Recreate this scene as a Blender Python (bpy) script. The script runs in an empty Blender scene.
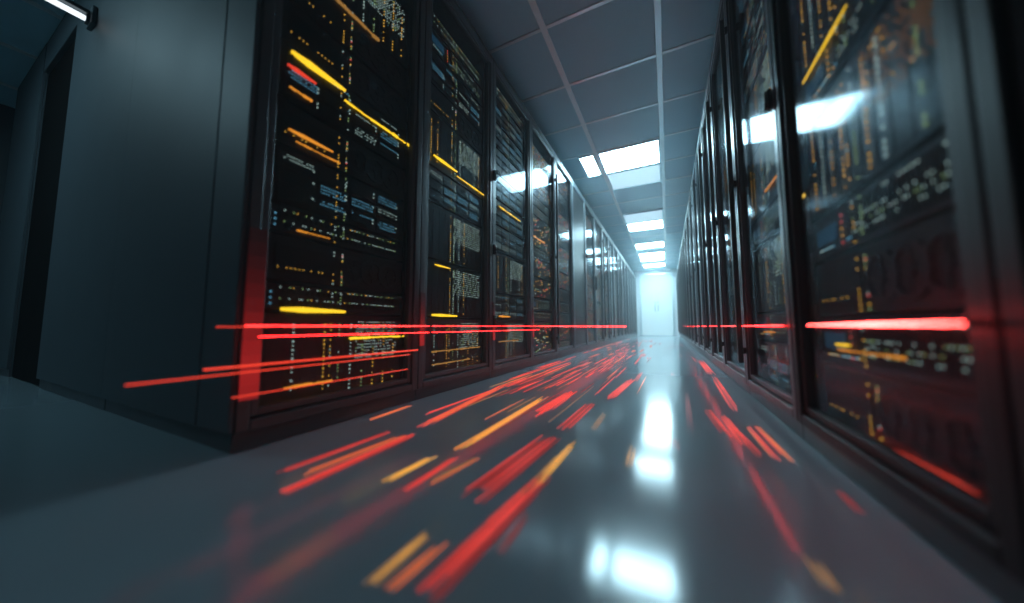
import bpy, bmesh, math, random
from mathutils import Matrix, Vector

S = bpy.context.scene
COL = S.collection

# ------------------------------------------------------------------ camera
FPX, YAW, PITCH, ROLL = 316.5, 0.4567, 0.0793, -0.001      # focal length in pixels of a 1024 px wide frame
K = 0.87
DL, DR, CAMH, W = 1.2 * K, 0.3914 * K, 0.3895 * K, 0.7925 * K
YL0, YR0 = 0.5171 * K, 1.4500 * K
RH = 2.245                      # cabinet height
CEIL = 2.45
TK = (CEIL - CAMH) / 2.1026
TS, T0, RAILL, RAILR = 0.5935 * TK, 2.5564 * TK, -0.7149 * TK, 0.0136 * TK
TX = RAILR - RAILL
YEND = YL0 + 18 * W + 0.02

fw = Vector((-math.sin(YAW) * math.cos(PITCH), math.cos(YAW) * math.cos(PITCH), math.sin(PITCH)))
rt = Vector((math.cos(YAW), math.sin(YAW), 0))
up = rt.cross(fw)
rt, up = math.cos(ROLL) * rt + math.sin(ROLL) * up, -math.sin(ROLL) * rt + math.cos(ROLL) * up
EYE = Vector((0, 0, CAMH))
cam = bpy.data.cameras.new('camera')
cam.sensor_width = 36
cam.lens = FPX / 1024 * 36
cam.clip_start = 0.02
cam.dof.use_dof = True
cam.dof.focus_distance = 2.3
cam.dof.aperture_fstop = 0.65
co = bpy.data.objects.new('camera', cam)
COL.objects.link(co)
M4 = Matrix((rt, up, -fw)).transposed().to_4x4()
M4.translation = EYE
co.matrix_world = M4
S.camera = co

S.view_settings.view_transform = 'Standard'
S.view_settings.look = 'None'
S.view_settings.gamma = 1
S.view_settings.use_curve_mapping = False
S.view_settings.exposure = 0.12

world = bpy.data.worlds.new('world')
S.world = world
world.use_nodes = True
world.node_tree.nodes['Background'].inputs[0].default_value = (0.25, 0.42, 0.55, 1)
world.node_tree.nodes['Background'].inputs[1].default_value = 0.01

LAMP = 42.0            # strength of the lit ceiling panels
LAMP_COL = (0.5, 0.85, 1.0)


def ray(px, py):
    return (fw * FPX + rt * (px - 512) + up * (301.5 - py)).normalized()


def at_x(px, py, X):
    d = ray(px, py)
    return EYE + d * (X / d.x)


def at_z(px, py, Z=0.0):
    d = ray(px, py)
    return EYE + d * ((Z - CAMH) / d.z)


# ------------------------------------------------------------------ materials
def mat(name, col, rough=0.4, metal=0.0, spec=0.5, emit=None, strength=0.0, sample=True):
    m = bpy.data.materials.new(name)
    m.use_nodes = True
    b = m.node_tree.nodes['Principled BSDF']
    b.inputs['Base Color'].default_value = (*col, 1)
    b.inputs['Roughness'].default_value = rough
    b.inputs['Metallic'].default_value = metal
    b.inputs['Specular IOR Level'].default_value = spec
    if emit:
        b.inputs['Emission Color'].default_value = (*emit, 1)
        b.inputs['Emission Strength'].default_value = strength
        if not sample:
            m.cycles.emission_sampling = 'NONE'
    return m


def noisy(m, scale, lo, hi, stretch=(1, 1, 1), target='Roughness'):
    nt = m.node_tree
    tc = nt.nodes.new('ShaderNodeTexCoord')
    mp = nt.nodes.new('ShaderNodeMapping')
    mp.inputs['Scale'].default_value = stretch
    n = nt.nodes.new('ShaderNodeTexNoise')
    n.inputs['Scale'].default_value = scale
    n.inputs['Detail'].default_value = 4
    r = nt.nodes.new('ShaderNodeMapRange')
    r.inputs[3].default_value = lo
    r.inputs[4].default_value = hi
    nt.links.new(tc.outputs['Object'], mp.inputs['Vector'])
    nt.links.new(mp.outputs[0], n.inputs['Vector'])
    nt.links.new(n.outputs['Fac'], r.inputs[0])
    nt.links.new(r.outputs[0], nt.nodes['Principled BSDF'].inputs[target])


def glass_mat():
    m = bpy.data.materials.new('door_glass')
    m.use_nodes = True
    nt = m.node_tree
    nt.nodes.clear()
    out = nt.nodes.new('ShaderNodeOutputMaterial')
    mix = nt.nodes.new('ShaderNodeMixShader')
    tr = nt.nodes.new('ShaderNodeBsdfTransparent')
    tr.inputs[0].default_value = (0.86, 0.9, 0.92, 1)
    gl = nt.nodes.new('ShaderNodeBsdfGlossy')
    gl.inputs['Color'].default_value = (0.34, 0.38, 0.4, 1)
    gl.inputs['Roughness'].default_value = 0.1
    ge = nt.nodes.new('ShaderNodeNewGeometry')
    dt = nt.nodes.new('ShaderNodeVectorMath')
    dt.operation = 'DOT_PRODUCT'
    nt.links.new(ge.outputs['Normal'], dt.inputs[0])
    nt.links.new(ge.outputs['Incoming'], dt.inputs[1])
    prev = dt.outputs['Value']
    for op, v in (('ABSOLUTE', 0), ('SUBTRACT', 1), ('POWER', 5), ('MULTIPLY_ADD', 0.965)):   # Schlick
        n = nt.nodes.new('ShaderNodeMath')
        n.operation = op
        n.use_clamp = op == 'SUBTRACT'
        if op == 'SUBTRACT':
            n.inputs[0].default_value = v
            nt.links.new(prev, n.inputs[1])
        else:
            nt.links.new(prev, n.inputs[0])
            n.inputs[1].default_value = v
        if op == 'MULTIPLY_ADD':
            n.inputs[2].default_value = 0.035
        prev = n.outputs[0]
    nt.links.new(prev, mix.inputs[0])
    nt.links.new(tr.outputs[0], mix.inputs[1])
    nt.links.new(gl.outputs[0], mix.inputs[2])
    nt.links.new(mix.outputs[0], out.inputs[0])
    return m


M = {}
M['frame'] = mat('dark_steel', (0.075, 0.093, 0.106), 0.34, 0.2)
noisy(M['frame'], 6, 0.28, 0.42)
M['rframe'] = mat('black_steel', (0.01, 0.012, 0.015), 0.5, 0.0, spec=0.25)
M['black'] = mat('black_plastic', (0.008, 0.009, 0.011), 0.4)
M['void'] = mat('matt_black', (0.002, 0.0025, 0.003), 0.9, spec=0.1)
M['inside'] = mat('cabinet_inside', (0.012, 0.014, 0.017), 0.6)
M['panel'] = mat('grey_steel_panel', (0.07, 0.095, 0.112), 0.55, 0.0, spec=0.35)
noisy(M['panel'], 3, 0.5, 0.62)
M['chassis'] = mat('server_steel', (0.035, 0.038, 0.044), 0.45, 0.3)
M['bezel'] = mat('server_bezel', (0.035, 0.037, 0.042), 0.5)
M['bay'] = mat('drive_bay', (0.06, 0.064, 0.072), 0.4, 0.4)
M['blue'] = mat('blue_label', (0.02, 0.09, 0.16), 0.4, emit=(0.05, 0.25, 0.45), strength=0.12, sample=False)
M['glass'] = glass_mat()
M['chrome'] = mat('brushed_metal', (0.5, 0.55, 0.6), 0.25, 1.0)
M['rail'] = mat('ceiling_rail', (0.8, 0.93, 0.97), 0.3, 0.6)
M['wall'] = mat('white_wall', (0.75, 0.82, 0.85), 0.5)
M['door_glow'] = mat('end_glow_leaf', (0.7, 0.78, 0.8), 0.4, emit=(0.56, 0.86, 0.97), strength=0.3)
M['dwall'] = mat('dark_wall', (0.06, 0.08, 0.095), 0.6)
M['led_white'] = mat('led_white', (0, 0, 0), emit=(0.72, 0.95, 0.85), strength=0.75, sample=False)
M['led_cyan'] = mat('led_cyan', (0, 0, 0), emit=(0.2, 0.6, 0.85), strength=0.8, sample=False)
M['led_amber'] = mat('led_amber', (0, 0, 0), emit=(1, 0.5, 0.06), strength=1.1, sample=False)
M['led_green'] = mat('led_green', (0, 0, 0), emit=(0.55, 0.8, 0.3), strength=0.6, sample=False)
M['led_dim'] = mat('led_dim_amber', (0, 0, 0), emit=(1, 0.42, 0.1), strength=0.3, sample=False)
M['led_red'] = mat('led_red', (0, 0, 0), emit=(1, 0.1, 0.08), strength=1.2, sample=False)
LEDS = ['led_white', 'led_cyan', 'led_amber', 'led_green', 'led_red']
M['streak_bar_yellow'] = mat('streak_bar_yellow', (0, 0, 0), emit=(1, 0.56, 0.02), strength=1.7)
M['streak_bar_amber'] = mat('streak_bar_amber', (0, 0, 0), emit=(1, 0.33, 0.03), strength=1.1)
M['streak_bar_dim'] = mat('streak_bar_dim_amber', (0, 0, 0), emit=(1, 0.45, 0.1), strength=0.4)
M['red_glow_line'] = mat('red_light', (0, 0, 0), emit=(1, 0.02, 0.02), strength=13)
M['red_near'] = mat('red_light_strong', (0, 0, 0), emit=(1, 0.02, 0.02), strength=15)
M['red_core'] = mat('red_glow_core', (0, 0, 0), emit=(1, 0.045, 0.04), strength=50)
M['red_bar'] = mat('red_bar', (0, 0, 0), emit=(1, 0.06, 0.03), strength=1.1)  # glow of the red light streaks
M['streak_red'] = mat('streak_red', (0.02, 0, 0), emit=(1, 0.07, 0.055), strength=0.8, sample=False)
M['streak_deep'] = mat('streak_deep_red', (0.02, 0, 0), emit=(1, 0.09, 0.09), strength=0.24, sample=False)
M['streak_orange'] = mat('streak_orange', (0.02, 0, 0), emit=(1, 0.2, 0.06), strength=0.75, sample=False)
M['streak_amber'] = mat('streak_amber', (0.02, 0.01, 0), emit=(1, 0.45, 0.07), strength=0.85, sample=False)
M['streak_pale'] = mat('streak_pale_amber', (0.02, 0.01, 0), emit=(1, 0.5, 0.2), strength=0.3, sample=False)
M['lamp'] = mat('lamp_diffuser', (0.8, 0.8, 0.8), emit=LAMP_COL, strength=LAMP)
M['lamp_dim'] = mat('lamp_diffuser_dim', (0.8, 0.8, 0.8), emit=(0.5, 0.82, 1.0), strength=LAMP * 0.018)
M['added_lamp_soft'] = mat('added_lamp_diffuser_soft', (0.8, 0.8, 0.8), emit=LAMP_COL, strength=LAMP * 0.36)
M['tube'] = mat('tube_light', (0.8, 0.8, 0.8), emit=(0.85, 0.95, 1.0), strength=1.2)

# floor: polished dark resin
M['floor'] = mat('polished_floor', (0.22, 0.295, 0.335), 0.1, 0.0, 0.5)
noisy(M['floor'], 2.2, 0.09, 0.17)

# ceiling: glossy tiles, each with its own slight tone
m = mat('ceiling_tiles', (0.1, 0.13, 0.15), 0.3)
nt = m.node_tree
tc = nt.nodes.new('ShaderNodeTexCoord')
mp = nt.nodes.new('ShaderNodeMapping')
mp.inputs['Scale'].default_value = (1 / TX, 1 / TS, 0)
mp.inputs['Location'].default_value = (-RAILR / TX, -T0 / TS, 0.5)
fl = nt.nodes.new('ShaderNodeVectorMath')
fl.operation = 'FLOOR'
wn = nt.nodes.new('ShaderNodeTexWhiteNoise')
mixc = nt.nodes.new('ShaderNodeMixRGB')
mixc.inputs[1].default_value = (0.38, 0.68, 0.8, 1)
mixc.inputs[2].default_value = (0.47, 0.78, 0.88, 1)
nt.links.new(tc.outputs['Object'], mp.inputs['Vector'])
nt.links.new(mp.outputs[0], fl.inputs[0])
nt.links.new(fl.outputs[0], wn.inputs['Vector'])
nt.links.new(wn.outputs['Value'], mixc.inputs[0])
nt.links.new(mixc.outputs[0], nt.nodes['Principled BSDF'].inputs['Base Color'])
M['ceiling'] = m


# ------------------------------------------------------------------ mesh helpers
class MB:
    def __init__(self):
        self.bm = bmesh.new()
        self.mats = []

    def mi(self, m):
        if m not in self.mats:
            self.mats.append(m)
        return self.mats.index(m)

    def box(self, x0, x1, y0, y1, z0, z1, m=None, bev=0.0):
        bm = self.bm
        mx = Matrix.Translation(((x0 + x1) / 2, (y0 + y1) / 2, (z0 + z1) / 2)) @ Matrix.Diagonal((abs(x1 - x0), abs(y1 - y0), abs(z1 - z0), 1))
        r = bmesh.ops.create_cube(bm, size=1, matrix=mx)
        vs = r['verts']
        i = self.mi(m) if m else 0
        for f in {f for v in vs for f in v.link_faces}:
            f.material_index = i
        if bev:
            es = list({e for v in vs for e in v.link_edges})
            r2 = bmesh.ops.bevel(bm, geom=es, offset=bev, segments=2, affect='EDGES', profile=0.5)
            for f in r2['faces']:
                f.material_index = i
        return self

    def tube(self, a, b, r, m=None, n=10, r2=None):
        a, b = Vector(a), Vector(b)
        d = b - a
        q = Vector((0, 0, 1)).rotation_difference(d.normalized()).to_matrix().to_4x4()
        mx = Matrix.Translation((a + b) / 2) @ q
        res = bmesh.ops.create_cone(self.bm, cap_ends=True, segments=n, radius1=r, radius2=r if r2 is None else r2, depth=d.length, matrix=mx)
        i = self.mi(m) if m else 0
        for f in {f for v in res['verts'] for f in v.link_faces}:
            f.material_index = i
            f.smooth = len(f.verts) == 4
        return self

    def quad(self, pts, m=None):
        f = self.bm.faces.new([self.bm.verts.new(p) for p in pts])
        f.material_index = self.mi(m) if m else 0
        return self

    def ring(self, c, r0, r1, x0, x1, m=None, n=20):
        i = self.mi(m) if m else 0
        vs = []
        for k in range(n):
            a = 2 * math.pi * k / n
            cy, cz = math.cos(a), math.sin(a)
            vs.append([self.bm.verts.new((x, c[0] + r * cy, c[1] + r * cz)) for r, x in ((r0, x0), (r0, x1), (r1, x1), (r1, x0))])
        for k in range(n):
            p, q = vs[k], vs[(k + 1) % n]
            for j in range(4):
                f = self.bm.faces.new((p[j], p[(j + 1) % 4], q[(j + 1) % 4], q[j]))
                f.material_index = i
        return self

    def mesh(self, name, default=None):
        bmesh.ops.recalc_face_normals(self.bm, faces=self.bm.faces)
        me = bpy.data.meshes.new(name)
        self.bm.to_mesh(me)
        self.bm.free()
        for k in (self.mats or [default]):
            me.materials.append(M[k])
        return me

    def build(self, name, default=None, parent=None, loc=None):
        return put(name, self.mesh(name, default), parent, loc)


def put(name, me, parent=None, loc=None, rotz=0.0):
    o = bpy.data.objects.new(name, me)
    COL.objects.link(o)
    if parent:
        o.parent = parent
    if loc is not None:
        o.location = loc
    if rotz:
        o.rotation_euler = (0, 0, rotz)
    return o


def tag(o, label=None, cat=None, group=None, kind=None):
    if label:
        o['label'] = label
    if cat:
        o['category'] = cat
    if group:
        o['group'] = group
    if kind:
        o['kind'] = kind
    return o


def copy_tree(o, parent=None):
    c = o.copy()
    COL.objects.link(c)
    c.parent = parent
    for ch in list(o.children):
        copy_tree(ch, c)
    return c


ORD = ['first', 'second', 'third', 'fourth', 'fifth', 'sixth', 'seventh', 'eighth', 'ninth', 'tenth', 'eleventh', 'twelfth',
       'thirteenth', 'fourteenth', 'fifteenth', 'sixteenth', 'seventeenth', 'eighteenth', 'nineteenth', 'twentieth',
       'twenty-first', 'twenty-second']

# ------------------------------------------------------------------ the setting
XW0, XW1, YW0 = -5.6, 1.75, -2.6
tag(MB().box(XW0, XW1, YW0, YEND, -0.1, 0).build('floor', 'floor'), kind='structure')
tag(MB().box(XW0, XW1, YW0, YEND, CEIL, CEIL + 0.1).build('ceiling', 'ceiling'), kind='structure')
tag(MB().box(XW0, XW1, YEND, YEND + 0.1, 0, CEIL).build('wall_far', 'wall'), kind='structure')
tag(MB().box(XW0, XW1, YW0 - 0.1, YW0, 0, CEIL).build('wall_near', 'dwall'), kind='structure')
tag(MB().box(XW0 - 0.1, XW0, YW0, YEND, 0, CEIL).build('wall_left', 'dwall'), kind='structure')
tag(MB().box(XW1, XW1 + 0.1, YW0, YEND, 0, CEIL).build('wall_right', 'dwall'), kind='structure')
# ceiling grid: long runners and cross bars
b = MB()
x = RAILR
xs = []
while x > XW0:
    xs.append(x)
    x -= TX
xs += [RAILR + TX, RAILR + 2 * TX]
for x in xs:
    if XW0 < x < XW1:
        b.box(x - 0.022, x + 0.022, YW0, YEND, CEIL - 0.01, CEIL - 0.0005, 'rail', 0.003)
tag(b.build('trim_1', 'rail'), kind='structure')
b = MB()
k = math.ceil((YW0 - T0) / TS)
while T0 + k * TS < YEND:
    y = T0 + k * TS
    b.box(XW0, XW1, y - 0.014, y + 0.014, CEIL - 0.007, CEIL - 0.0005, 'rail', 0.003)
    k += 1
tag(b.build('trim_2', 'rail'), kind='structure')
# far wall door: two framed leaves, glow added to brighten the far end
d = MB()
for s in (-1, 1):
    cx = -0.35 + s * 0.26
    d.box(cx - 0.255, cx + 0.255, YEND - 0.03, YEND - 0.004, 0.005, 2.26, 'door_glow', 0.004)
d.box(-0.92, -0.865, YEND - 0.045, YEND - 0.004, 0, 2.32, 'rail', 0.004)
d.box(0.165, 0.22, YEND - 0.045, YEND - 0.004, 0, 2.32, 'rail', 0.004)
d.box(-0.865, 0.165, YEND - 0.045, YEND - 0.004, 2.265, 2.32, 'rail', 0.004)
d = tag(d.build('door_1', 'wall'), kind='structure')
for s in (-1, 1):
    MB().tube((-0.35 + s * 0.05, YEND - 0.06, 0.9), (-0.35 + s * 0.05, YEND - 0.06, 1.25), 0.012, 'chrome').box(
        -0.35 + s * 0.05 - 0.01, -0.35 + s * 0.05 + 0.01, YEND - 0.06, YEND - 0.028, 0.93, 0.95, 'chrome').box(
        -0.35 + s * 0.05 - 0.01, -0.35 + s * 0.05 + 0.01, YEND - 0.06, YEND - 0.028, 1.2, 1.22, 'chrome').build('door_handle', 'chrome', d)


# thin cool haze hanging in the room
hz = bpy.data.materials.new('haze')
hz.use_nodes = True
hz.node_tree.nodes.clear()
ho = hz.node_tree.nodes.new('ShaderNodeOutputMaterial')
hv = hz.node_tree.nodes.new('ShaderNodeVolumeScatter')
hv.inputs['Color'].default_value = (0.75, 0.93, 1, 1)
hv.inputs['Density'].default_value = 0.035
hv.inputs['Anisotropy'].default_value = 0.2
hz.node_tree.links.new(hv.outputs[0], ho.inputs['Volume'])
M['haze'] = hz
tag(MB().box(-DL + 0.09, DR - 0.05, -0.3, YEND - 0.07, 0.004, CEIL - 0.03, 'haze').build('haze'), 'thin cool haze filling the aisle between the cabinet rows', 'haze', kind='stuff')

# ------------------------------------------------------------------ ceiling lights
def ceiling_light(k, x0, x1, label, m='lamp'):
    y0, y1 = T0 + k * TS + 0.016, T0 + (k + 1) * TS - 0.016
    x0 += 0.024
    x1 -= 0.024
    root = put('ceiling_light', None, loc=((x0 + x1) / 2, (y0 + y1) / 2, CEIL))
    hx, hy = (x1 - x0) / 2, (y1 - y0) / 2
    f = MB()
    t = 0.018
    f.box(-hx, hx, -hy, -hy + t, -0.02, -0.001).box(-hx, hx, hy - t, hy, -0.02, -0.001)
    f.box(-hx, -hx + t, -hy + t, hy - t, -0.02, -0.001).box(hx - t, hx, -hy + t, hy - t, -0.02, -0.001)
    f.build('frame', 'rail', root)
    MB().box(-hx + t, hx - t, -hy + t, hy - t, -0.012, -0.002).build('diffuser', m, root)
    tag(root, label, 'ceiling light', 'lit panels in the ceiling grid')


ceiling_light(2, RAILL, RAILR, 'bright square ceiling panel between the two runners, nearest over the aisle')
ceiling_light(2, RAILL - 0.24, RAILL, 'narrow bright ceiling panel beside the nearest lit square, over the left cabinets')
for n, k in enumerate([7, 10, 12, 13, 15]):
    ceiling_light(k, RAILL, RAILR, 'bright cool white ceiling panel over the aisle, %s from the near end' % ORD[n + 1])
for n, k in enumerate([3, 6]):
    ceiling_light(k, RAILL, RAILR, 'faintly glowing ceiling panel %s the %s bright panel over the aisle' % (['just beyond', 'just before'][n], ORD[n]), 'lamp_dim')
ceiling_light(-6, RAILL - 4 * TX, RAILL - 3 * TX, 'unseen ceiling panel added in the open area to light the grey end panels', 'added_lamp_soft')  # out of view, added to light the grey end panels


# ------------------------------------------------------------------ cabinets
DEP, ST, TOPR, BOTR = 1.02, 0.058, 0.095, 0.078
GAP = 0.002


def cabinet_meshes():
    d = {}
    y0, y1 = GAP, W - GAP
    b = MB()
    b.box(-DEP, -0.036, y0, y0 + 0.018, 0.05, RH - 0.02, 'inside').box(-DEP, -0.036, y1 - 0.018, y1, 0.05, RH - 0.02, 'inside')
    b.box(-DEP, -DEP + 0.018, y0 + 0.018, y1 - 0.018, 0.05, RH - 0.02, 'inside')
    b.box(-DEP, -0.036, y0 + 0.018, y1 - 0.018, 0.05, 0.07, 'inside')
    d['body'] = b.mesh('body', 'inside')
    d['top_panel'] = MB().box(-DEP, -0.001, y0, y1, RH - 0.02, RH, 'frame', 0.003).mesh('top_panel')
    d['plinth'] = MB().box(-DEP, -0.012, y0, y1, 0.001, 0.05, 'frame', 0.002).mesh('plinth')
    b = MB()
    zt, zb = RH - 0.024, 0.052
    # outer frame ring, then a slimmer recessed ring: the double line seen on each post
    def ringbox(t, tt, tb, xa, xb, ins, m, bev):
        b.box(xa, xb, y0 + ins, y0 + ins + t, zb + ins, zt - ins, m, bev)
        b.box(xa, xb, y1 - ins - t, y1 - ins, zb + ins, zt - ins, m, bev)
        b.box(xa, xb, y0 + ins + t, y1 - ins - t, zt - ins - tt, zt - ins, m, bev)
        b.box(xa, xb, y0 + ins + t, y1 - ins - t, zb + ins, zb + ins + tb, m, bev)
    ringbox(0.034, 0.05, 0.03, -0.034, 0.0, 0.0, 'frame', 0.004)
    ringbox(0.02, 0.022, 0.02, -0.034, -0.008, 0.037, 'frame', 0.003)
    d['door'] = b.mesh('door')
    b = MB()
    ringbox(0.034, 0.05, 0.03, -0.034, 0.0, 0.0, 'rframe', 0.004)
    ringbox(0.02, 0.022, 0.02, -0.034, -0.008, 0.037, 'rframe', 0.003)
    d['rdoor'] = b.mesh('door')
    d['glass'] = MB().box(-0.026, -0.021, y0 + 0.05, y1 - 0.05, zb + 0.05, zt - 0.066, 'glass').mesh('glass')
    b = MB().box(-0.03, -0.012, y0 + 0.05, y1 - 0.05, zb + 0.05, zt - 0.066, 'black', 0.003)
    for k in range(9):
        b.box(-0.012, -0.009, y0 + 0.12, y1 - 0.12, 0.3 + k * 0.02, 0.308 + k * 0.02, 'inside')
    d['blank'] = b.mesh('door_panel')
    d['hinge'] = MB().box(0.001, 0.014, -0.012, 0.012, -0.035, 0.035, 'black', 0.003).tube((0.014, 0, -0.03), (0.014, 0, 0.03), 0.007, 'black').mesh('hinge')
    b = MB()
    b.box(0.012, 0.034, -0.014, 0.014, 0.16, 1.98, 'black', 0.005)
    for z in (0.22, 1.07, 1.92):
        b.box(0.0005, 0.014, -0.009, 0.009, z - 0.015, z + 0.015, 'black')
    d['bar'] = b.mesh('handle')
    b = MB()
    b.box(0.0005, 0.01, -0.016, 0.016, -0.12, 0.12, 'black', 0.004)
    b.box(0.01, 0.03, -0.011, 0.011, -0.105, 0.095, 'black', 0.006)
    d['latch'] = b.mesh('handle')
    b = MB()
    b.box(-0.075, -0.05, -0.012, 0.012, 0.075, RH - 0.025, 'black')
    for k in range(40):
        z = 0.1 + k * 0.052
        b.box(-0.0505, -0.049, -0.004, 0.004, z, z + 0.012, 'inside')
    d['mount'] = b.mesh('mounting_rail')
    b = MB()
    b.box(-DEP, -0.19, -0.012, 0.0, 0.055, RH - 0.022, 'panel')
    d['side'] = b.mesh('side_panel')
    b = MB()
    b.box(-0.182, -0.002, -0.012, 0.0, 0.055, RH - 0.022, 'panel', 0.003)
    d['corner'] = b.mesh('corner_trim')
    return d


CM = cabinet_meshes()


def cabinet(style):
    root = put('server_cabinet', None)
    for n in ('body', 'top_panel', 'plinth'):
        put(n, CM[n], root)
    for y in (0.036, W - 0.036):
        put('mounting_rail', CM['mount'], root, (0, y, 0))
    dr = put('door', CM['rdoor' if style == 'rplain' else 'door'], root)
    if style == 'solid':
        put('door_panel', CM['blank'], dr)
    else:
        put('glass', CM['glass'], dr)
    if style == 'hinge':
        for z in (0.38, 0.86, 1.38):
            put('hinge', CM['hinge'], dr, (0, 0.012 + GAP, z))
    elif style == 'bar':
        put('handle', CM['bar'], dr, (0, W - 0.035, 0))
    elif style == 'rbar':                       # right row: front turned round, so small y is the far side
        put('handle', CM['bar'], dr, (0, 0.03, 0))
        put('hinge', CM['hinge'], dr, (0, W - 0.03, 1.1))
    elif style == 'latch':
        put('handle', CM['latch'], dr, (0, W - 0.03, 1.05))
        put('hinge', CM['hinge'], dr, (0, 0.012 + GAP, 1.38))
    return root


PROTO = {}
CABS = []          # (root, side, index)


def place_cabinet(style, side, i, y, label):
    if style in PROTO:
        r = copy_tree(PROTO[style])
    else:
        r = PROTO[style] = cabinet(style)
    if side == 'L':
        r.location = (-DL, y, 0)
        r.rotation_euler = (0, 0, 0)
    else:
        r.location = (DR, y + W, 0)
        r.rotation_euler = (0, 0, math.pi)
    tag(r, label, 'server cabinet', 'glass-fronted cabinets in the %s row' % ('left' if side == 'L' else 'right'))
    CABS.append((r, side, i))
    return r


NL = 18
LSTYLE = ['plain', 'plain', 'hinge', 'bar', 'plain', 'solid', 'latch', 'bar']
for i in range(NL):
    st = LSTYLE[i] if i < len(LSTYLE) else ['bar', 'plain'][i % 2]
    extra = ['at the corner beside grey side panel', 'with plain glass door', 'with small black hinges', 'with a long black bar handle'][i] if i < 4 else 'along the aisle'
    if st == 'solid':
        extra = 'with solid black door'
    place_cabinet(st, 'L', i, YL0 + i * W, ('dark glass-door server cabinet %s, %s in left row' if st != 'solid' else 'dark server cabinet %s, %s in left row') % (extra, ORD[i]))
# the first left cabinet shows its side
r0 = CABS[0][0]
put('side_panel', CM['side'], r0)
put('corner_trim', CM['corner'], r0)
RY = [YR0 - 2 * W + j * W for j in range(0, 18) if YR0 - 2 * W + j * W + W < YEND]
for j, y in enumerate(RY):
    place_cabinet('rplain' if j < 2 else 'rbar', 'R', j, y, 'glass-door server cabinet %s, %s in the right row' % (
        'close beside the viewer' if j < 2 else 'with long black bar handle', ORD[j]))

# rear cabinet and the next row beyond a dark gap, seen by their grey ends
def end_cabinet(x1, wdt, label):
    r = put('end_cabinet', None, loc=(x1, YL0, 0))
    MB().box(-wdt, 0, 0.002, 0.68, 0.05, CEIL - 0.03, 'panel').build('body', 'panel', r)
    MB().box(-wdt, 0, 0, 0.68, CEIL - 0.03, CEIL - 0.024, 'frame').build('top_panel', 'frame', r)
    MB().box(-wdt, 0, 0, 0.68, 0.001, 0.05, 'frame', 0.002).build('plinth', 'frame', r)
    MB().box(-wdt, 0, -0.012, 0.0, 0.055, CEIL - 0.032, 'panel').build('side_panel', 'panel', r)
    tag(r, label, 'cabinet', 'grey cabinet ends facing the open floor')


XB = -DL - DEP - 0.001
end_cabinet(XB, 1.1, 'grey steel cabinet standing back to back with the corner cabinet, beside the dark gap')
end_cabinet(XB - 1.1 - 0.85, 1.0, 'grey steel cabinet end across the dark gap, farthest from the aisle')
b = MB()
g0, g1 = XB - 1.1 - 0.85, XB - 1.1
b.box(g0 + 0.003, g1 - 0.003, YL0 + 0.01, YL0 + 0.05, 0.002, 2.18, 'void', 0.004)  # black sheet put where the unlit gap is dark
tag(b.build('dark_gap_sheet', 'void'), 'tall black sheet standing for the dark gap between the grey cabinet ends', 'door')  # not a door, black sheet for the unlit gap
tag(MB().box(g0 + 0.003, g1 - 0.003, YL0 - 0.01, YL0 + 0.6, 2.19, CEIL - 0.024, 'panel', 0.004).build('header_panel', 'panel'),
    'grey header panel above the dark gap', 'panel')

# tube lamp on an arm at the top of the grey end
r = put('tube_lamp', None, loc=(-2.78, YL0 - 0.013, 2.03))
MB().tube((0, -0.34, -0.02), (0, -0.03, -0.02), 0.014, 'tube', 14).build('tube', 'tube', r)
MB().box(-0.03, 0.03, -0.36, -0.02, 0.0, 0.02, 'frame', 0.004).box(-0.02, 0.02, -0.36, -0.342, -0.04, 0.0, 'frame').box(-0.02, 0.02, -0.03, -0.012, -0.04, 0.0, 'frame').build('housing', 'frame', r)
MB().box(-0.05, 0.05, -0.018, -0.0005, -0.05, 0.05, 'frame', 0.004).build('bracket', 'frame', r)
tag(r, 'white tube lamp sticking out from the top of the grey cabinet end', 'lamp')

# ------------------------------------------------------------------ equipment in the cabinets
SW = W - 0.13


def led(b, y, z, m, s=0.0035, x=0.0022):
    b.box(0.0002, x, y - s / 2, y + s / 2, z - s / 2, z + s / 2, m)


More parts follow.
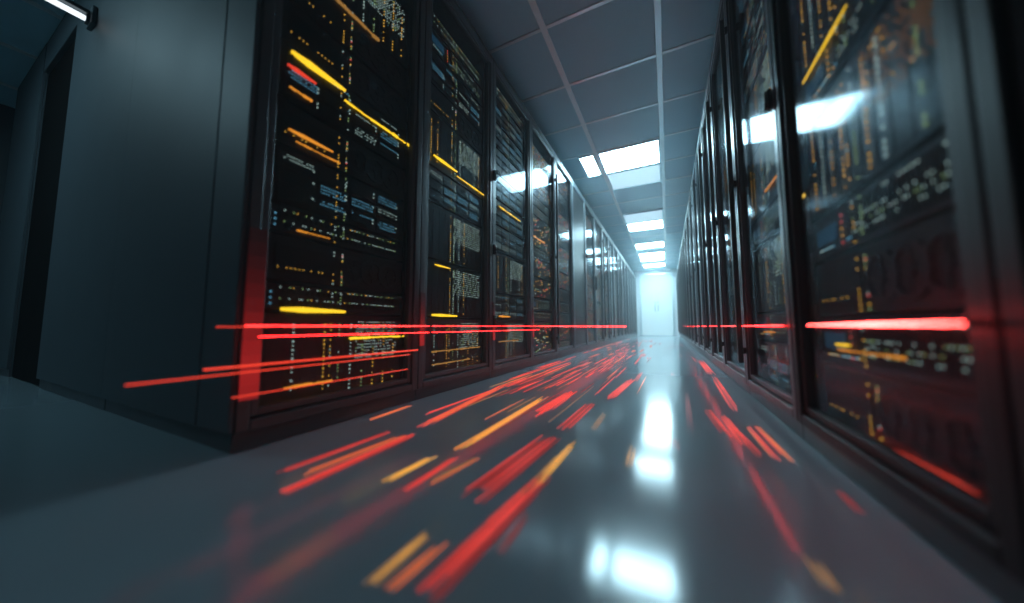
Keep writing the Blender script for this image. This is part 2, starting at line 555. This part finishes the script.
def unit_meshes(kind, h, seed, dots=('led_white', 'led_green'), fill=0.72):
    rnd = random.Random(seed * 77 + len(kind))
    h0 = 0.004
    c = MB()
    c.box(-0.62, -0.006, 0.008, SW - 0.008, h0, h - 0.002, 'chassis')
    ch = c.mesh('chassis')
    f, l = MB(), MB()
    f.box(-0.006, -0.001, 0, SW, h0, h - 0.002, 'bezel', 0.0012)
    if kind == 'blade_chassis':
        n = 10
        bw = (SW - 0.04) / n
        for k in range(n):
            ya = 0.02 + k * bw
            f.box(-0.002, 0.0, ya + 0.002, ya + bw - 0.002, 0.02, h - 0.02, 'bay', 0.0008)
            m = rnd.choice(['led_amber', 'led_green', 'led_white', 'led_amber'])
            if rnd.random() < 0.45:
                z = 0.025
                while z < h - 0.03:
                    if rnd.random() < 0.75:
                        led(l, ya + bw * 0.5, z, m, rnd.choice([0.003, 0.0045]))
                    z += 0.014
        ya, yb = SW * rnd.uniform(0.45, 0.6), SW - 0.03
        z = h * 0.45
        while z < h * 0.92:
            y = ya
            while y < yb:
                if rnd.random() < fill:
                    led(l, y, z, dots[0] if rnd.random() < 0.85 else dots[1], 0.0028)
                y += 0.0098
            z += 0.0125
    elif kind == 'network_switch':
        for row in range(2):
            z = h * (0.3 + 0.4 * row)
            for k in range(24):
                y = 0.05 + k * (SW - 0.1) / 23.5
                f.box(-0.002, 0.0, y, y + 0.013, z - 0.008, z + 0.006, 'inside')
                for q in range(2):
                    if rnd.random() < 0.6:
                        led(l, y + 0.002 + q * 0.008, z + 0.0125, rnd.choice(['led_amber', 'led_green', 'led_white', 'led_white']), 0.0028)
        for k in range(3):
            led(l, 0.025, h * (0.25 + 0.2 * k), 'led_cyan', 0.004)
    elif kind == 'storage_array':
        nr, nc = max(2, round(h / 0.062)), 4
        for r in range(nr):
            for k in range(nc):
                ya, za = 0.03 + k * (SW - 0.06) / nc, 0.012 + r * (h - 0.024) / nr
                yb, zb = ya + (SW - 0.06) / nc - 0.006, za + (h - 0.024) / nr - 0.005
                f.box(-0.002, 0.001, ya, yb, za, zb, 'bay', 0.001)
                f.box(0.001, 0.004, ya + 0.01, yb - 0.03, za + 0.006, za + 0.012, 'bezel')
                m = 'led_cyan' if rnd.random() < 0.7 else 'led_white'
                for w in range(rnd.choice([0, 1, 2, 3])):
                    for q in range(11):
                        if rnd.random() < 0.8:
                            yq = ya + 0.01 + q * (yb - ya - 0.02) / 11
                            l.box(0.0012, 0.0022, yq, yq + 0.0032, zb - 0.011 - w * 0.0115, zb - 0.0082 - w * 0.0115, m)
                for q in range(2):
                    if rnd.random() < 0.5:
                        led(l, yb - 0.012, zb - 0.012 - q * 0.014, 'led_white', 0.004, 0.0022)
    elif kind == 'rack_server':
        for k in range(26):
            y = 0.2 + k * (SW - 0.26) / 26
            f.box(-0.002, 0.0006, y, y + 0.006, 0.016, h - 0.016, 'inside')
        f.box(-0.001, 0.0008, 0.03, 0.14, h * 0.35, h * 0.7, 'blue')
        for k in range(14):
            if rnd.random() < 0.7:
                led(l, 0.05 + k * 0.012, h * 0.22, rnd.choice(['led_white', 'led_cyan', 'led_amber']), 0.0035)
            if rnd.random() < 0.6:
                led(l, SW - 0.22 + k * 0.012, h * 0.82, 'led_white', 0.0032, 0.0015)
        for w in range(3):
            for k in range(30):
                if rnd.random() < 0.5:
                    led(l, 0.22 + k * 0.0102, h * (0.3 + 0.13 * w), 'led_white' if rnd.random() < 0.8 else 'led_green', 0.0027, 0.0015)
        for k in range(5):
            led(l, 0.17, h * 0.2 + k * h * 0.14, rnd.choice(['led_amber', 'led_red']), 0.004)
    elif kind == 'fan_tray':
        for k in range(3):
            cy = SW * (0.55 + 0.15 * k)
            f.ring((cy, h / 2), h * 0.28, h * 0.36, -0.002, 0.003, 'bay')
            f.ring((cy, h / 2), h * 0.02, h * 0.09, -0.002, 0.003, 'bay', 10)
            for q in range(4):
                a = q * math.pi / 2
                ca, sa = math.cos(a) * h, math.sin(a) * h
                f.tube((0.0, cy + ca * 0.08, h / 2 + sa * 0.08), (0.0, cy + ca * 0.29, h / 2 + sa * 0.29), 0.0018, 'bay', 6)
        f.box(-0.001, 0.001, 0.03, SW * 0.42, h * 0.2, h * 0.8, 'chassis', 0.001)
        for k in range(12):
            if rnd.random() < 0.6:
                led(l, 0.04 + k * 0.013, h * 0.3, 'led_amber', 0.0032, 0.0022)
        for k in range(6):
            led(l, SW * 0.46, h * 0.15 + k * h * 0.13, 'led_red' if k % 2 else 'led_amber', 0.0036)
    for yc, mm in ((SW * 0.4, 'led_amber'), (SW * 0.46, 'led_green')):          # the upright dotted light columns
        z = 0.012
        while z < h - 0.012:
            if rnd.random() < 0.62:
                led(l, yc, z, mm if rnd.random() < 0.8 else 'led_white', 0.0032, 0.0026)
            z += 0.0115
    f.box(0.0, 0.012, 0.004, 0.01, h * 0.25, h * 0.75, 'chassis', 0.002)
    f.box(0.0, 0.012, SW - 0.01, SW - 0.004, h * 0.25, h * 0.75, 'chassis', 0.002)
    return ch, f.mesh('front_panel'), l.mesh('indicator_lights')


KINDS = [('blade_chassis', 0.30, 'blade chassis with upright modules and dot lights', 'server'),
         ('network_switch', 0.09, 'slim network switch with two port rows', 'network switch'),
         ('storage_array', 0.19, 'storage array with grid of drive bays', 'storage array'),
         ('rack_server', 0.12, 'vented rack server with blue display', 'server'),
         ('fan_tray', 0.15, 'fan tray with three round fans', 'fan tray')]
KD = {k[0]: k for k in KINDS}
UM = {}
for kd in KINDS:
    for v in range(3):
        UM[kd[0], v] = unit_meshes(kd[0], kd[1], v + 1)

UM['blade_chassis', 'amber'] = unit_meshes('blade_chassis', 0.30, 5, ('led_dim', 'led_amber'), 0.5)
rnd = random.Random(8)
for v in range(3):                      # far along the rows: bigger, sparser lights
    for kk in ('blade_chassis', 'storage_array'):
        h = KD[kk][1]
        l = MB()
        for k in range(60 if kk == 'blade_chassis' else 36):
            led(l, rnd.uniform(0.02, SW - 0.02), rnd.uniform(0.015, h - 0.015), rnd.choice(['led_amber', 'led_amber', 'led_green', 'led_white', 'led_red']), rnd.uniform(0.005, 0.009), 0.009)
        UM[kk, 'far', v] = (UM[kk, 0][0], UM[kk, 0][1], l.mesh('indicator_lights'))
rnd = random.Random(5)
NEAR_L, NEAR_R = 7, 5
fill_order = ['blade_chassis', 'network_switch', 'storage_array', 'rack_server', 'fan_tray', 'rack_server', 'network_switch']
for root, side, i in CABS:
    near = (side == 'L' and i < NEAR_L) or (side == 'R' and 1 <= i < 1 + NEAR_R)
    if side == 'R' and i == 0 or side == 'L' and i == 5:
        continue
    z = 0.085
    n = 0
    seq = []
    while True:
        if near:
            kd = rnd.choice(['blade_chassis', 'storage_array', 'network_switch', 'rack_server', 'blade_chassis', 'fan_tray', 'storage_array'])
        else:
            kd = rnd.choice(['blade_chassis', 'blade_chassis', 'storage_array'])
        if side == 'R' and i == 1:
            kd = ['fan_tray', 'rack_server', 'fan_tray', 'rack_server', 'blade_chassis', 'rack_server', 'blade_chassis', 'fan_tray', 'blade_chassis', 'rack_server'][len(seq) % 10]
        h = KD[kd][1]
        if z + h > RH - 0.1:
            break
        seq.append((kd, z))
        z += h + (0.004 if near else rnd.choice([0.004, 0.05]))
    for n, (kd, z) in enumerate(seq):
        v = rnd.randrange(3)
        ch, fr, ld = UM[(kd, v) if near and not (side == 'L' and i > 2) or kd not in ('blade_chassis', 'storage_array') else (kd, 'far', v)]
        if side == 'R' and i == 1 and kd == 'blade_chassis':
            ch, fr, ld = UM[kd, 'amber']
        row = 'left' if side == 'L' else 'right'
        o = put(kd, None)
        put('chassis', ch, o)
        put('front_panel', fr, o)
        put('indicator_lights', ld, o)
        if side == 'L':
            o.location = (-DL - 0.047, YL0 + i * W + 0.065, z)
        else:
            o.location = (DR + 0.047, RY[i] + W - 0.065, z)
            o.rotation_euler = (0, 0, math.pi)
        tag(o, '%s, %s unit up inside the %s %s-row cabinet' % (KD[kd][2].split(' with ')[0] if len(KD[kd][2].split()) > 6 else KD[kd][2], ORD[n], ORD[i], row),
            KD[kd][3], 'units in the %s %s-row cabinet' % (ORD[i], row))

# ------------------------------------------------------------------ light streaks on the equipment fronts, built as glowing bars
XS = -DL - 0.041


def streak_bar(p0, p1, r, m, label, X=XS, n_seg=1, name='streak_bar', cat='light streak', group=None, taper=0.5):
    a, c = at_x(*p0, X), at_x(*p1, X)
    z = (a.z + c.z) / 2
    a = Vector((X, min(a.y, c.y), z))
    c = Vector((X, max(at_x(*p0, X).y, at_x(*p1, X).y), z))
    L = c.y - a.y
    o = put(name, None, loc=a)
    b = MB()
    if n_seg == 1:
        b.tube((0, 0, 0), (0, L * 0.3, 0), r * 0.55, m, 10, r)
        b.tube((0, L * 0.3, 0), (0, L, 0), r, m, 10, r * taper)
    else:
        q = random.Random(int(p0[0] * 7 + p0[1]))
        y = 0
        while y < L - 0.006:
            s = min(q.uniform(0.012, 0.05), L - y)
            rr = r * q.uniform(0.4, 1.0)
            b.tube((0, y, q.uniform(-0.3, 0.3) * r), (0, y + s, 0), rr, m, 8)
            y += s + q.choice([0.0, 0.003])
    b.build('tube', m, o)
    h = MB()
    for yy in (0.004, max(0.008, L - 0.01)):
        h.box(-0.004 if X < 0 else 0.0, 0.0 if X < 0 else 0.004, yy - 0.003, yy + 0.003, -r * 1.2, r * 1.2, 'black')
    h.build('clip', 'black', o)
    tag(o, label, cat, group or 'light streaks on the equipment fronts')
    return o


YB = [
    ((292, 50), (345, 92), 0.011, 'streak_bar_yellow', 1, 'thick yellow light streak high behind the corner cabinet glass'),
    ((288, 64), (316, 84), 0.007, 'red_bar', 1, 'short red light streak just under the thick yellow streak in the corner cabinet'),
    ((345, 96), (413, 152), 0.0065, 'streak_bar_yellow', 2, 'long broken yellow light streak continuing behind the thick one in the corner cabinet'),
    ((290, 87), (312, 101), 0.005, 'streak_bar_amber', 2, 'short orange light streak below the red one in the corner cabinet'),
    ((289, 129), (333, 152), 0.006, 'streak_bar_amber', 1, 'orange light streak at mid height behind the corner cabinet glass'),
    ((296, 143), (340, 162), 0.003, 'streak_bar_amber', 2, 'thin dotted orange light streak under the mid-height orange streak'),
    ((335, 2), (380, 38), 0.008, 'streak_bar_dim', 2, 'dull amber light streak near the top of the corner cabinet'),
    ((297, 232), (330, 237), 0.003, 'streak_bar_amber', 2, 'thin orange light streak in the middle of the corner cabinet'),
    ((281, 310), (345, 311), 0.0095, 'streak_bar_yellow', 1, 'bright thick yellow light streak low behind the corner cabinet glass'),
    ((350, 338), (409, 336), 0.005, 'streak_bar_yellow', 2, 'thin yellow light streak low at the far half of the corner cabinet'),
    ((284, 389), (332, 380), 0.0055, 'streak_bar_amber', 2, 'dotted orange light streak near the foot of the corner cabinet'),
    ((434, 155), (457, 172), 0.008, 'streak_bar_yellow', 1, 'thick yellow light streak high in the second left-row cabinet'),
    ((457, 174), (487, 199), 0.005, 'streak_bar_yellow', 2, 'broken yellow light streak high in the second left-row cabinet'),
    ((435, 265), (450, 268), 0.005, 'streak_bar_yellow', 1, 'short yellow light streak at mid height in the second left-row cabinet'),
    ((432, 315), (457, 316), 0.008, 'streak_bar_yellow', 1, 'short thick yellow light streak low in the second left-row cabinet'),
    ((432, 353), (480, 346), 0.006, 'streak_bar_dim', 2, 'dull amber light streak near the foot of the second left-row cabinet'),
    ((432, 366), (470, 358), 0.005, 'streak_bar_dim', 2, 'lowest dull amber light streak in the second left-row cabinet'),
    ((499, 205), (520, 222), 0.007, 'streak_bar_yellow', 2, 'broken yellow light streak high in the third left-row cabinet'),
    ((499, 316), (510, 317), 0.008, 'streak_bar_amber', 1, 'short amber light streak low in the third left-row cabinet'),
    ((499, 342), (518, 340), 0.008, 'streak_bar_dim', 2, 'dull amber light streak near the foot of the third left-row cabinet'),
    ((533, 235), (545, 244), 0.008, 'streak_bar_amber', 2, 'amber light streak high in the fourth left-row cabinet'),
]
for p0, p1, r, m, seg, lab in YB:
    streak_bar(p0, p1, r, m, lab, n_seg=seg)
XR = DR + 0.041
for p0, p1, r, m, seg, lab in [
    ((846, 2), (803, 86), 0.0035, 'streak_bar_yellow', 1, 'thin yellow light streak high in the nearest lit right-row cabinet'),
    ((808, 192), (795, 204), 0.0045, 'streak_bar_yellow', 1, 'short yellow light streak at mid height in the nearest lit right-row cabinet'),
    ((905, 362), (838, 347), 0.003, 'streak_bar_amber', 2, 'amber light streak just under the red glow tube in the nearest lit right-row cabinet'),
    ((850, 347), (836, 343), 0.004, 'streak_bar_yellow', 1, 'short yellow light streak beside the amber one in the nearest lit right-row cabinet'),
    ((816, 376), (805, 373), 0.003, 'streak_bar_yellow', 1, 'small yellow light streak low in the nearest lit right-row cabinet'),
    ((985, 505), (895, 450), 0.008, 'red_bar', 1, 'dull red light streak near the foot of the nearest lit right-row cabinet'),
    ((778, 170), (765, 195), 0.005, 'streak_bar_amber', 2, 'amber light streak high in the third right-row cabinet'),
    ((775, 332), (764, 332), 0.005, 'streak_bar_amber', 1, 'short amber light streak low in the third right-row cabinet'),
]:
    streak_bar(p0, p1, r, m, lab, X=XR, n_seg=seg, taper=0.7)

# ------------------------------------------------------------------ glowing lines added along the cabinet fronts for the red light
def red_glow_line(X, y0, y1, z, r, label, m='red_glow_line', stand=0.05, group='added red glow lines along the cabinet fronts'):
    o = put('glow_line', None, loc=(X, y0, z))
    t = MB()
    L = y1 - y0
    if m == 'red_core':                          # tapers towards both ends
        t.tube((0, 0, 0), (0, L * 0.4, 0), r * 0.5, m, 12, r * 1.4).tube((0, L * 0.4, 0), (0, L, 0), r * 1.4, m, 12, r * 0.3)
    else:
        t.tube((0, 0, 0), (0, L, 0), r, m, 10)
    t.build('tube', m, o)
    wall = -DL if X < 0 else DR
    if stand:
        for yy in (max(0.06, YL0 - y0 + 0.064), y1 - y0 - 0.007):
            MB().box(min(wall - X, 0), max(wall - X, 0), yy - 0.004, yy + 0.004, -0.004, 0.004, 'black').build('bracket', 'black', o)
    tag(o, label, 'light rail', group)  # added glow line, not a rail


XRAIL = -DL + 0.07
for i in range(0, 12):
    ys, ye = YL0 + i * W + 0.01, YL0 + (i + 1) * W - 0.01
    near = i < 3
    red_glow_line(XRAIL, ys - (0.03 if i == 0 else 0), ye, CAMH + 0.003, 0.0009 if near else 0.0012 + 0.0004 * i,
             'added red glow line at knee height across the %s left-row cabinet' % ORD[i], 'red_near' if near else 'red_glow_line')
    if near:
        red_glow_line(XRAIL, ys, ye, CAMH - 0.026, 0.0008, 'added thin red glow line just below the knee-height one on the %s left-row cabinet' % ORD[i], 'red_near')
# red light spill on the near posts, stepped in emissive plates: brightest towards the foot
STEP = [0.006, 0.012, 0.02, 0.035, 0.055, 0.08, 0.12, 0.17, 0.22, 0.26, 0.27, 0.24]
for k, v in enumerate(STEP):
    M['step%d' % k] = mat('red_glow_step', (0.03, 0.03, 0.035), 0.4, emit=(1, 0.035, 0.035), strength=v, sample=False)


def post_glow(i, z0, z1, ya, yb, label):
    o = put('post_glow_stack', None, loc=(-DL, YL0 + i * W, z0))
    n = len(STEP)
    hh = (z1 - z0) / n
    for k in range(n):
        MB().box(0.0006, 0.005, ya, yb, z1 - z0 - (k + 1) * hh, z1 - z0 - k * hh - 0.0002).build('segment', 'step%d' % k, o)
    tag(o, label, 'indicator lamp', 'stepped red glow put on the cabinet posts')


post_glow(0, 0.14, 0.62, 0.005, 0.05, 'tall stepped red glow on the near post of the corner cabinet')
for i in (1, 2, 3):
    post_glow(i, 0.25, 0.5, 0.005, 0.032, 'short stepped red glow on the near post of the %s left-row cabinet' % ORD[i])
for k, (p0, p1, w_) in enumerate([((410, 349), (124, 397), 'lowest long'), ((418, 345), (203, 379), 'thick middle'), ((418, 325), (216, 330), 'upper'), ((408, 369), (232, 398), 'low thin')]):
    X = -DL + 0.02  # streaks of red light built as glowing rods
    a, c = at_x(*p1, X), at_x(*p0, X)
    red_glow_line(X, a.y, c.y, (a.z + c.z) / 2, [0.0016, 0.0026, 0.0012, 0.0014][k], '%s red light streak on the corner cabinet front, jutting past its edge' % w_, 'red_bar', stand=0, group='red light streaks on the corner cabinet')
for j in range(1, 12):
    ys, ye = RY[j] + 0.03, RY[j] + W - 0.03
    if j == 1:  # added glowing tube shaped for the red flare
        red_glow_line(DR - 0.05, 0.53, 0.97, CAMH + 0.003, 0.0013, 'added bright red glow tube standing off the nearest lit right-row glass', 'red_core')
    else:
        red_glow_line(DR - 0.012, ys, ye, CAMH + 0.002, 0.0022, 'added red glow line at knee height across the %s right-row cabinet' % ORD[j])

# ------------------------------------------------------------------ light streaks on the floor, built as thin glowing filaments
def strip(p0, p1, wpx, m, label, n=None, group='light streaks lying along the floor'):
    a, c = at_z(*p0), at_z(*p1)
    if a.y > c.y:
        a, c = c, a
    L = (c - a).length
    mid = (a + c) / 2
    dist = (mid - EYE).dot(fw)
    wd = wpx * dist / FPX * 1.3          # streak width in metres
    return streak_at(a, c, wd, m, label, n, group)


def streak_at(a, c, wd, m, label, n=None, group='light streaks lying along the floor'):
    q = random.Random(int(abs(a.x) * 1000 + a.y * 333))
    L = (c - a).length
    o = MB()
    n = n or max(2, min(22, round(wd / 0.0045)))
    ms = m if isinstance(m, (list, tuple)) else [m]
    for k in range(n):
        t = 0 if n == 1 else (k / (n - 1) - 0.5)
        x = t * wd
        w2 = wd / n * q.uniform(0.35, 0.8) / 2
        y0, y1 = L * q.uniform(0, 0.14) * (n > 1), L * (1 - q.uniform(0, 0.2) * (n > 1))
        mm = q.choice(ms)
        ym = y0 + (y1 - y0) * q.uniform(0.35, 0.65)
        z1 = 0.003
        # a slim lens-shaped filament with real thickness
        P = [(x, y0), (x + w2, ym), (x, y1), (x - w2, ym)]
        bm = o.bm
        i = o.mi(mm)
        lo = [bm.verts.new((px, py, 0.0005)) for px, py in P]
        hi = [bm.verts.new((px, py, z1)) for px, py in P]
        fs = [bm.faces.new(hi), bm.faces.new(lo[::-1])]
        for j in range(4):
            fs.append(bm.faces.new((lo[j], lo[(j + 1) % 4], hi[(j + 1) % 4], hi[j])))
        for f in fs:
            f.material_index = i
    ob = o.build('light_streak', ms[0], loc=(a.x, a.y, 0))
    ob.rotation_euler = (0, 0, -math.atan2(c.x - a.x, c.y - a.y))
    tag(ob, label, 'light strip', group)  # light streak on the floor, not a fitted strip
    return ob


R_, D_, O_, A_, P_ = 'streak_red', 'streak_deep', 'streak_orange', 'streak_amber', 'streak_pale'
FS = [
    ((270, 476), (400, 428), 4, [R_, D_], 'upper pink-red light streak on the floor before the corner cabinet'),
    ((292, 479), (410, 433), 4, [O_, D_], 'orange-red light streak second out from the corner cabinet'),
    ((282, 494), (420, 432), 7, [D_, R_], 'wide red light streak on the floor third out from the corner cabinet'),
    ((362, 423), (418, 403), 2, [O_], 'thin orange light streak hugging the foot of the corner cabinet'),
    ((420, 428), (505, 385), 6, [D_, R_, O_], 'red light streak running past the foot of the second left-row cabinet'),
    ((384, 483), (437, 455), 4, [A_, O_], 'amber light streak nearer the viewer than the bright yellow one'),
    ((398, 495), (457, 457), 4, [R_, D_], 'red light streak beside the nearer amber streak'),
    ((457, 451), (547, 396), 5, [A_, A_, O_], 'bright yellow light streak on the floor before the second left-row cabinet'),
    ((428, 485), (480, 457), 3, [P_, O_], 'dull orange light streak beside the bright yellow one'),
    ((537, 414), (574, 391), 7, [R_], 'short wide red light streak beyond the bright yellow one'),
    ((469, 501), (553, 436), 18, [R_, D_, D_], 'widest red light streak in the middle of the floor'),
    ((561, 431), (592, 403), 7, [R_, D_], 'red light streak beyond the widest red streak'),
    ((420, 603), (540, 482), 16, [D_, D_, R_], 'broad dull red light streak nearest the viewer'),
    ((486, 532), (549, 473), 12, [D_, R_], 'red light streak lined up beyond the broad nearest one'),
    ((497, 557), (529, 513), 3, [D_], 'thin lone red light streak on the open floor near the viewer'),
    ((360, 594), (436, 527), 7, [P_, P_, A_], 'dull amber light streak nearest the viewer'),
    ((382, 597), (447, 541), 5, [P_, O_], 'second dull orange light streak nearest the viewer'),
    ((533, 489), (576, 441), 4, [A_, O_], 'amber light streak along the widest red streak'),
    ((520, 500), (560, 455), 4, [D_, P_], 'dull red light streak between the widest red and the amber streak'),
    ((592, 431), (606, 412), 3, [P_], 'small pale orange light streak in the bright reflection'),
    ((608, 400), (634, 378), 5, [R_], 'red light streak at the edge of the bright floor reflection'),
    ((628, 468), (634, 445), 3, [A_], 'small amber light streak in the middle of the aisle'),
    ((747, 426), (779, 463), 3, [R_, O_], 'bright red light streak on the floor before the third right-row cabinet'),
    ((753, 423), (792, 463), 3, [O_, R_], 'orange-red light streak closest to the right-row cabinets'),
    ((737, 432), (762, 459), 4, [R_, D_], 'red light streak second out from the right-row cabinets'),
    ((722, 415), (747, 447), 5, [R_, D_], 'red light streak third out from the right-row cabinets'),
    ((705, 408), (728, 437), 5, [D_, R_], 'red light streak fourth out from the right-row cabinets'),
    ((713, 376), (737, 413), 4, [D_, R_], 'dull red light streak farther along the right-row cabinets'),
    ((700, 360), (712, 375), 4, [R_], 'short red light streak far along the right-row cabinets'),
    ((686, 389), (692, 440), 3, [D_], 'dull thin red light streak right of the bright reflection'),
    ((674, 437), (676, 452), 4, [D_], 'tiny dull red light streak in the bright reflection'),
    ((837, 490), (862, 515), 3, [D_], 'dull short red light streak before the nearest lit right-row cabinet'),
    ((809, 557), (835, 594), 8, [P_], 'dull amber light streak alone on the near floor by the right row'),
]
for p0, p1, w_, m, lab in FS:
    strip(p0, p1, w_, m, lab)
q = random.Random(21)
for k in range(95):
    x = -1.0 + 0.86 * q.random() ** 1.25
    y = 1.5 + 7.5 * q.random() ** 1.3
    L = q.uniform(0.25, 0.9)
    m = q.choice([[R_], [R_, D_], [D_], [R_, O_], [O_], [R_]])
    streak_at(Vector((x, y, 0)), Vector((x + q.uniform(-0.01, 0.01), y + L, 0)), q.uniform(0.006, 0.03), m,
             'short red light streak scattered on the floor along the far left-row cabinets', n=q.choice([1, 2, 3]), group='scattered short floor light streaks')
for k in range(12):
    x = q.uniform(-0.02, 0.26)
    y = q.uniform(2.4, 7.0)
    streak_at(Vector((x, y, 0)), Vector((x, y + q.uniform(0.2, 0.6), 0)), q.uniform(0.006, 0.02), q.choice([[D_], [R_, D_]]),
             'short red light streak scattered on the floor along the far right-row cabinets', n=2, group='scattered short floor light streaks beside the right row')
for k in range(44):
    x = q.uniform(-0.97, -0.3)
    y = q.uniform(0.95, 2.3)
    streak_at(Vector((x, y, 0)), Vector((x + q.uniform(-0.004, 0.004), y + q.uniform(0.25, 0.8), 0)), q.uniform(0.003, 0.008), q.choice([[D_], [R_], [O_, D_], [D_, P_], [P_]]),
             'hair-thin red or orange light streak on the floor along the first left-row cabinets', n=q.choice([1, 1, 2]), group='hair-thin floor light streaks')
